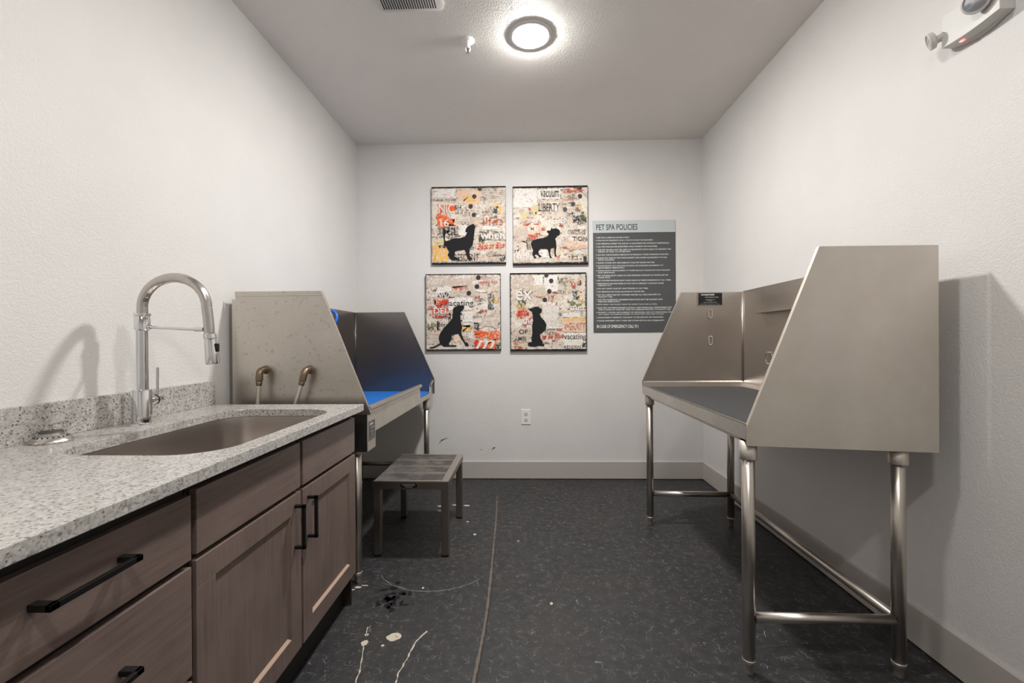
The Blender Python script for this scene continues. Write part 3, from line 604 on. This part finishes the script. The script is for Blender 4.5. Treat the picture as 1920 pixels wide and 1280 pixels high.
# left tub
NY2, FY2 = -1.612, -.18; XB2, XF2 = .045, .668; TZ2 = 1.362; XA = .652
r = root('grooming_tub', 'stainless steel pet grooming tub against the left wall behind the counter', 'grooming tub', ((XF2+XB2)/2, (NY2+FY2)/2, 0), 'stainless grooming tubs')
sidepanel(r, XB2, XF2, NY2, .447, TZ2, .79, .795, .806, -1, 0, STEELS, .022)
bm = bmesh.new(); box(bm, XB2-.018, XB2, NY2, NY2+.02, .70, TZ2-.035); put('wall_flange', bm, STEEL, r)
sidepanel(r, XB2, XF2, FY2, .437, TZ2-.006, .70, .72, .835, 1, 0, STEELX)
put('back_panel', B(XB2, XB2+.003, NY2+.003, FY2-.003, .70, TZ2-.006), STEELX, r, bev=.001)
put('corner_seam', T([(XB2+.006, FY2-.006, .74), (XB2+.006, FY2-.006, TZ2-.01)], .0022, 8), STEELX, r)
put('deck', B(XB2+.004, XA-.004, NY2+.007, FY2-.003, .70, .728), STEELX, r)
put('shaded_end_plate', B(XB2, XA-.003, NY2+.0005, NY2+.006, .625, .800), DARK, r)  # end plate of the tub, its shade put into the dark colour
bm = bmesh.new()
prism(bm, [(XA, NY2+.003, .822), (XA, -.60, .822), (XA, -.57, .735), (XA, FY2-.11, .735), (XA, FY2-.085, .79), (XA, FY2, .81), (XA, FY2, .70), (XA, -1.50, .70), (XA, -1.50, .625), (XA, NY2+.003, .625)], (-.003, 0, 0))
put('front_apron', bm, STEEL, r, bev=.001)
put('rolled_lip', T([(XA+.002, NY2+.005, .822), (XA+.002, -.59, .822)], .013, 16), STEELL, r, smooth=True)
put('rolled_lip', T([(XA, FY2-.085, .79), (XA+.002, FY2-.04, .812), (XA+.002, FY2-.004, .822)], .011, 14), STEELL, r, smooth=True)
for (x, y, zt) in ((.583, NY2+.055, .695), (.617, FY2-.06, .70), (.10, NY2+.06, .70), (.10, FY2-.06, .70)): leg_part(r, x, y, zt, .09)
rail(r, (.583, NY2+.055, .19), (.10, NY2+.06, .19)); rail(r, (.617, FY2-.06, .19), (.10, FY2-.06, .19)); rail(r, (.10, NY2+.06, .19), (.10, FY2-.06, .19))
plate(r, (XA+.0005, NY2+.016, .668), (0, 1, 0), FZ, (1, 0, 0), .085, .095, PLATEG)
for px, fx in ((.185, .178), (.39, .335)):
    z0 = 1.003; y0 = NY2-.003
    bm = bmesh.new(); P = [(px, y0, z0), (px, y0-.028, z0)]+[(px+(fx-px)*.06*a/90, y0-.028-.02*math.sin(math.radians(a)), z0-.02+.02*math.cos(math.radians(a))) for a in (20, 45, 70, 90)]
    P.append((P[-1][0]+(fx-px)*.12, P[-1][1], z0-.045))
    tube(bm, P, [.0145]*2+[.015]*4+[.0155], 16); lathe(bm, (px, y0, z0), [(.02, 0), (.02, -.006), (.0145, -.008)], Vector((0, 1, 0)), 16)
    e = put('pipe_elbow', bm, BRASS, r, smooth=True, label='tarnished brass elbow with braided supply line')
    a = Vector(P[-1]); b = Vector((fx, a.y-.01, .80)); d = (b-a)
    bm = bmesh.new(); lathe(bm, a, [(.0125, -.002), (.0125, .02), (.009, .024)], d.normalized(), 6); put('hose_nut', bm, BRASS, e)
    put('supply_hose', T([a+d*.06, a+d*.5, b, Vector((b.x, b.y, .66))], .0088, 12), HOSE, e, smooth=True)
put('rubber_mat', B(XB2+.02, XA-.008, NY2+.02, FY2-.02, .728, .742), BLUE, None, ((XF2+XB2)/2, (NY2+FY2)/2, .728), label='bright blue rubber mat lying in the left-hand grooming tub', cat='mat', bev=.004)
# blue wash hose hanging on the back panel of the left tub
P = [(.075, -.96, 1.14), (.085, -.955, 1.19), (.12, -.95, 1.222)]+[(.183+.048*math.cos(math.radians(a)), -.95+.0002*a, 1.272+.048*math.sin(math.radians(a))) for a in range(-80, 115, 10)]+[(.12, -.93, 1.318), (.085, -.93, 1.30), (.066, -.93, 1.24), (.06, -.93, 1.1)]
put('wash_hose', T(P, .0085, 14), BLUEH, None, (.15, -.95, 1.1), label='glossy blue hose looped inside the left-hand grooming tub', cat='hose', smooth=True)

# ------------------------------------------------------------------ step stool
sx0, sx1, sy0, sy1, ST = .572, .970, -1.318, -.766, .396
r = root('step_stool', 'low brushed steel step stool with gritty dark treads on the floor', 'stool', ((sx0+sx1)/2, (sy0+sy1)/2, 0))
bm = bmesh.new(); e = .038
box(bm, sx0, sx1, sy0, sy0+.004, ST-.04, ST-.0045); box(bm, sx0, sx1, sy1-.004, sy1, ST-.04, ST)
box(bm, sx0, sx0+.004, sy0+.0042, sy1-.0042, ST-.04, ST); box(bm, sx0+.0042, sx1-e-.0002, sy0+.0042, sy1-.0042, ST-.02, ST+.0005)
box(bm, sx1-.004, sx1, sy0+.0042, sy1-.0042, ST-.03, ST-.0045)
put('top_frame', bm, STOOLM, r)
put('edge_rail', B(sx0, sx1-e, sy0-.0005, sy0+.003, ST-.004, ST+.0025), STEELL, r); put('edge_rail', B(sx1-e, sx1+.0003, sy0-.0005, sy1, ST-.004, ST+.0025), STEELL, r, bev=.001)
for i in range(5):
    y = sy0+.0035+i*((sy1-sy0-.016)/4); put('tread_divider', B(sx0+.003, sx1-e-.0005, y, y+.009, ST, ST+.0032), STEEL, r)
n = 4; g = (sy1-sy0-.016)/n
for i in range(n):
    y = sy0+.012+i*g; put('tread_strip', B(sx0+.006, sx1-e-.002, y, y+g-.012, ST-.001, ST+.0018), GRIT, r)
for x, y in ((sx0+.002, sy0+.006), (sx1-.04, sy0+.006), (sx0+.002, sy1-.044), (sx1-.04, sy1-.044)):
    l = put('leg', B(x, x+.038, y, y+.038, .008, ST-.02), STOOLM, r, bev=.003)
    put('foot_cap', B(x+.001, x+.037, y+.001, y+.037, 0, .008), BLACKM, l)
bm = bmesh.new(); cx = (sx0+sx1)/2-.008; prism(bm, [(cx+x, sy0-.0015, ST-.021+z) for x, z in rrect(-.045, .045, -.0115, .0115, .011, 5)], (0, .0015, 0)); q = put('badge', bm, PLATE, r)
bm = bmesh.new(); text(bm, 'STAINLESS STEEL', (cx-.033, sy0-.0018, ST-.019), FX, FZ, .006, .066); text(bm, 'FOREVER', (cx-.02, sy0-.0018, ST-.029), FX, FZ, .005, .04); put('badge_text', bm, PRINT, q)

# ------------------------------------------------------------------ counter, sink, cabinets
CZ, CT = .860, .028; XC = .677; CY0, CY1 = -3.30, -1.722
r = root('countertop', 'speckled grey granite countertop with backsplash along the left wall', 'countertop', (XC/2, (CY0+CY1)/2, CZ-CT))
hole = rrect(.185, .612, -2.572, -1.857, .115, 10)
hole = [(x+(.014*math.sin(math.pi*(y+2.572)/.715) if x > .4 else 0), y) for x, y in hole]
bm = bmesh.new()
ov = [bm.verts.new((x, y, CZ)) for x, y in ((0, CY0), (XC, CY0), (XC, CY1), (0, CY1))]; iv = [bm.verts.new((x, y, CZ)) for x, y in hole]
ed = [bm.edges.new((L[i], L[(i+1) % len(L)])) for L in (ov, iv) for i in range(len(L))]
bmesh.ops.triangle_fill(bm, use_beauty=True, edges=ed)
ex = bmesh.ops.extrude_face_region(bm, geom=bm.faces[:])
for v in ex['geom']:
    if isinstance(v, bmesh.types.BMVert): v.co.z -= CT
put('slab', bm, GRAN, r, bev=.0015)
put('backsplash', B(.0, .022, CY0, CY1+.004, CZ, CZ+.102), GRAN, r, bev=.0015)

r = root('kitchen_sink', 'undermount stainless steel sink set in the granite countertop', 'sink', (.4, -2.21, .62))
bm = bmesh.new(); rings = []
cxs, cys = .4, -2.21
for z, k, dx in ((CZ-CT-.0005, 1.03, .0), (CZ-CT-.002, 1.005, 0), (.80, .995, 0), (.70, .985, 0), (.665, .97, 0), (.648, .93, 0), (.640, .86, 0), (.636, .5, 0), (.634, .10, 0)):
    rings.append([bm.verts.new((cxs+(x-cxs)*k, cys+(y-cys)*(1-(1-k)*.6 if k > .6 else k), z)) for x, y in hole])
for A, C in zip(rings, rings[1:]):
    for i in range(len(A)): bm.faces.new((A[i], A[(i+1) % len(A)], C[(i+1) % len(A)], C[i]))
o = put('basin', bm, SINKM, r, smooth=True)
s = o.modifiers.new('thick', 'SOLIDIFY'); s.thickness = .0015; s.offset = 1
put('drain', LA((cxs, cys, .633), [(.055, .003), (.05, .005), (.04, .001), (0, .0)], cap=False), CHROME, r, smooth=True)

r = root('sink_strainer', 'loose metal sink strainer basket upside down on granite by backsplash', 'strainer', (.068, -2.43, CZ))
c = (.070, -2.432, CZ)
bm = LA(c, [(.045, 0), (.046, .004), (.041, .012), (.027, .019), (.025, .027)], cap=False)
put('strainer_rim', bm, SATIN, r, smooth=True)
bm = LA(c, [(.026, .026), (.024, .0305), (0, .031)], cap=False); put('rubber_stopper', bm, plain('dark_rubber', (58, 56, 54), .5), r)
bm = LA(c, [(.006, .03), (.006, .036), (.004, .038), (.0035, .046), (.006, .048), (0, .052)], seg=16); put('strainer_knob', bm, SATIN, r, smooth=True)
bm = bmesh.new()
for k in range(20):
    a = 2*math.pi*k/20; d = Vector((math.cos(a), math.sin(a), .75)).normalized(); lathe(bm, Vector(c)+Vector((.0345*math.cos(a), .0345*math.sin(a), .0158)), [(.0022, 0), (.0022, .0008)], d, 10)
put('holes', bm, SLOT, r)

# faucet
fx, fy = .100, -2.178
r = root('kitchen_faucet', 'tall chrome pull-down faucet with arched spring hose behind sink', 'faucet', (fx, fy, CZ))
put('escutcheon', LA((fx, fy, CZ), [(.038, 0), (.038, .003), (.034, .006), (.0, .006)], cap=False), CHROME, r, smooth=True)
put('body', LA((fx, fy, CZ+.005), [(.028, 0), (.028, .108), (.0265, .111), (.0, .112)], cap=False), CHROME, r, smooth=True)
put('column', LA((fx+.003, fy, CZ+.115), [(.0165, 0), (.0165, .196), (.0, .197)], cap=False), CHROME, r, smooth=True)
put('top_collar', LA((fx+.004, fy, 1.172), [(.019, 0), (.022, .003), (.022, .044), (.0205, .046), (.0235, .048), (.0235, .056), (.0, .057)], cap=False), CHROME, r, smooth=True)
x1, x2 = fx+.005, .323; zc, pk = 1.228, 1.345
P = [(x1, fy, 1.225), (x1, fy, 1.24)]
hw = (x2-x1)/2; mx = (x1+x2)/2
for k in range(0, 33):
    a = math.pi-math.pi*k/32; P.append((mx+hw*math.cos(a), fy, 1.248+(pk-1.248)*math.sin(a)))
P += [(x2+.004, fy, 1.215), (x2+.008, fy, 1.17), (x2+.009, fy, 1.14)]
sm = []
for i in range(len(P)-1):
    A, C = Vector(P[i]), Vector(P[i+1]); n = max(2, int((C-A).length/.0026))
    for j in range(n): sm.append(A+(C-A)*j/n)
sm.append(Vector(P[-1]))
put('spring_hose', T(sm, [.0158 if i % 2 else .0150 for i in range(len(sm))], 18), SATIN, r, smooth=True)
a = Vector((x2+.009, fy, 1.16)); d = Vector((.10, 0, -1)).normalized()
h = put('spray_head', LA(a, [(.0165, 0), (.019, .003), (.019, .017), (.0165, .019), (.0175, .024), (.0195, .06), (.0205, .098), (.019, .102), (0, .102)], d, 28, False), CHROME, r, smooth=True)
bm = bmesh.new(); c0 = a+d*.045+Vector((.018, 0, 0)); box(bm, c0.x-.004, c0.x+.007, fy-.007, fy+.007, c0.z-.016, c0.z+.012); put('spray_button', bm, BLACKM, h, bev=.003)
bm = bmesh.new(); tube(bm, [(fx+.02, fy, 1.182), (fx+.05, fy, 1.181), (.302, fy, 1.160+.012)], .0048, 12); lathe(bm, (fx+.023, fy, 1.182), [(.007, 0), (.009, .004), (.007, .01)], Vector((1, 0, 0)), 14)
lathe(bm, (.283, fy, 1.1735), [(.0075, 0), (.0075, .03)], Vector((1, 0, 0)), 14); put('holder_arm', bm, CHROME, r, smooth=True)
bm = LA((fx, fy+.02, .935), [(.0165, 0), (.0165, .052), (.015, .054)], (0, 1, 0), 24); hd = put('handle_hub', bm, CHROME, r, smooth=True)
put('hub_ring', LA((fx, fy+.052, .935), [(.0172, 0), (.0172, .003)], (0, 1, 0), 24), BLACKM, hd)
put('lever', T([(fx, fy+.062, .945), (fx, fy+.064, 1.045)], .0045, 12), CHROME, hd, smooth=True)

# cabinets
XFc = .640
def handle(parent, p0, p1, out=.034, th=.010):
    p0, p1 = Vector(p0), Vector(p1); bm = bmesh.new(); t = th/2
    vert = abs(p1.z-p0.z) > abs(p1.y-p0.y)
    if vert:
        box(bm, XFc+out-th, XFc+out, p0.y-t, p0.y+t, p1.z, p0.z)
        for z in (p0.z, p1.z): s = -1 if z == p0.z else 1; box(bm, XFc+.0005, XFc+out, p0.y-t, p0.y+t, min(z, z+s*th), max(z, z+s*th))
    else:
        box(bm, XFc+out-th*.8, XFc+out, p0.y, p1.y, p0.z-t, p0.z+t)
        for y, s in ((p0.y, 1), (p1.y, -1)): box(bm, XFc+.0005, XFc+out, min(y, y+s*th*1.4), max(y, y+s*th*1.4), p0.z-t, p0.z+t)
    put('handle', bm, BLACKM, parent, bev=.001)
def slabfront(parent, name, y0, y1, z0, z1):
    return put(name, B(XFc-.019, XFc, y0, y1, z0, z1), WOODH, parent, bev=.0015)
def door(parent, y0, y1, z0, z1, s=.062):
    bm = bmesh.new()
    for a in ((y0, y1, z1-s, z1), (y0, y1, z0, z0+s), (y0, y0+s, z0+s, z1-s), (y1-s, y1, z0+s, z1-s)): box(bm, XFc-.019, XFc, *a)
    d = put('door', bm, WOODV, parent, bev=.0012)
    put('door_panel', B(XFc-.016, XFc-.009, y0+s-.002, y1-s+.002, z0+s-.002, z1-s+.002), WOODV, d)
    e = .0085; bm = bmesh.new(); a0, a1, b0, b1 = y0+s, y1-s, z0+s, z1-s
    O = [(XFc-.0015, a0, b0), (XFc-.0015, a1, b0), (XFc-.0015, a1, b1), (XFc-.0015, a0, b1)]; I = [(XFc-.009, a0+e, b0+e), (XFc-.009, a1-e, b0+e), (XFc-.009, a1-e, b1-e), (XFc-.009, a0+e, b1-e)]
    for i in range(4): poly(bm, (O[i], O[(i+1) % 4], I[(i+1) % 4], I[i]), 1 if i == 0 else 0)  # bottom strip of the moulding gets the paler wood
    put('panel_moulding', bm, [WOODV, WOODE], d, keep=True)
    return d
r = root('sink_cabinet', 'dark wood sink base cabinet with two doors and black bar pulls', 'cabinet', (.32, -2.19, 0), 'dark wood base cabinets')
bm = bmesh.new(); box(bm, .03, XFc-.021, CY1-.014-.018, CY1-.014, .11, CZ-CT-.001); box(bm, .03, XFc-.021, -2.656, -2.638, .11, CZ-CT-.001); box(bm, .03, .045, -2.638, CY1-.032, .11, CZ-CT-.001); box(bm, .045, XFc-.021, -2.638, CY1-.032, .11, .128)
box(bm, XFc-.04, XFc-.021, -2.638, CY1-.032, CZ-CT-.045, CZ-CT-.001); box(bm, XFc-.04, XFc-.021, -2.638, CY1-.032, .64, .67); box(bm, XFc-.04, XFc-.021, -2.21, -2.16, .128, .64)
put('carcass', bm, DARK, r)
put('toe_kick', B(.05, XFc-.055, -2.656, CY1-.014, 0, .11), DARK, r)
put('end_panel', B(.03, XFc-.019, CY1-.014, CY1-.004, .0, CZ-CT-.001), plain('dark_wood_end', (50, 40, 37), .5), r)
slabfront(r, 'false_front', -2.648, -2.193, .659, .804); slabfront(r, 'false_front', -2.176, -1.732, .659, .804)
d = door(r, -2.650, -2.190, .138, .646); handle(d, (0, -2.228, .614), (0, -2.228, .474))
d = door(r, -2.178, -1.728, .138, .646); handle(d, (0, -2.145, .614), (0, -2.145, .474))
r = root('drawer_cabinet', 'dark wood drawer base cabinet with black bar pulls at left edge', 'cabinet', (.32, -2.97, 0), 'dark wood base cabinets')
bm = bmesh.new(); box(bm, .03, XFc-.021, -3.285, -2.660, .11, CZ-CT-.001); put('carcass', bm, DARK, r)
put('toe_kick', B(.05, XFc-.055, -3.285, -2.66, 0, .11), DARK, r)
for z0, z1, hz in ((.655, .797, .742), (.402, .640, .5375), (.138, .390, .28)):
    d = slabfront(r, 'drawer', -3.275, -2.664, z0, z1); handle(d, (0, -2.985, hz), (0, -2.826, hz), .036, .0105)
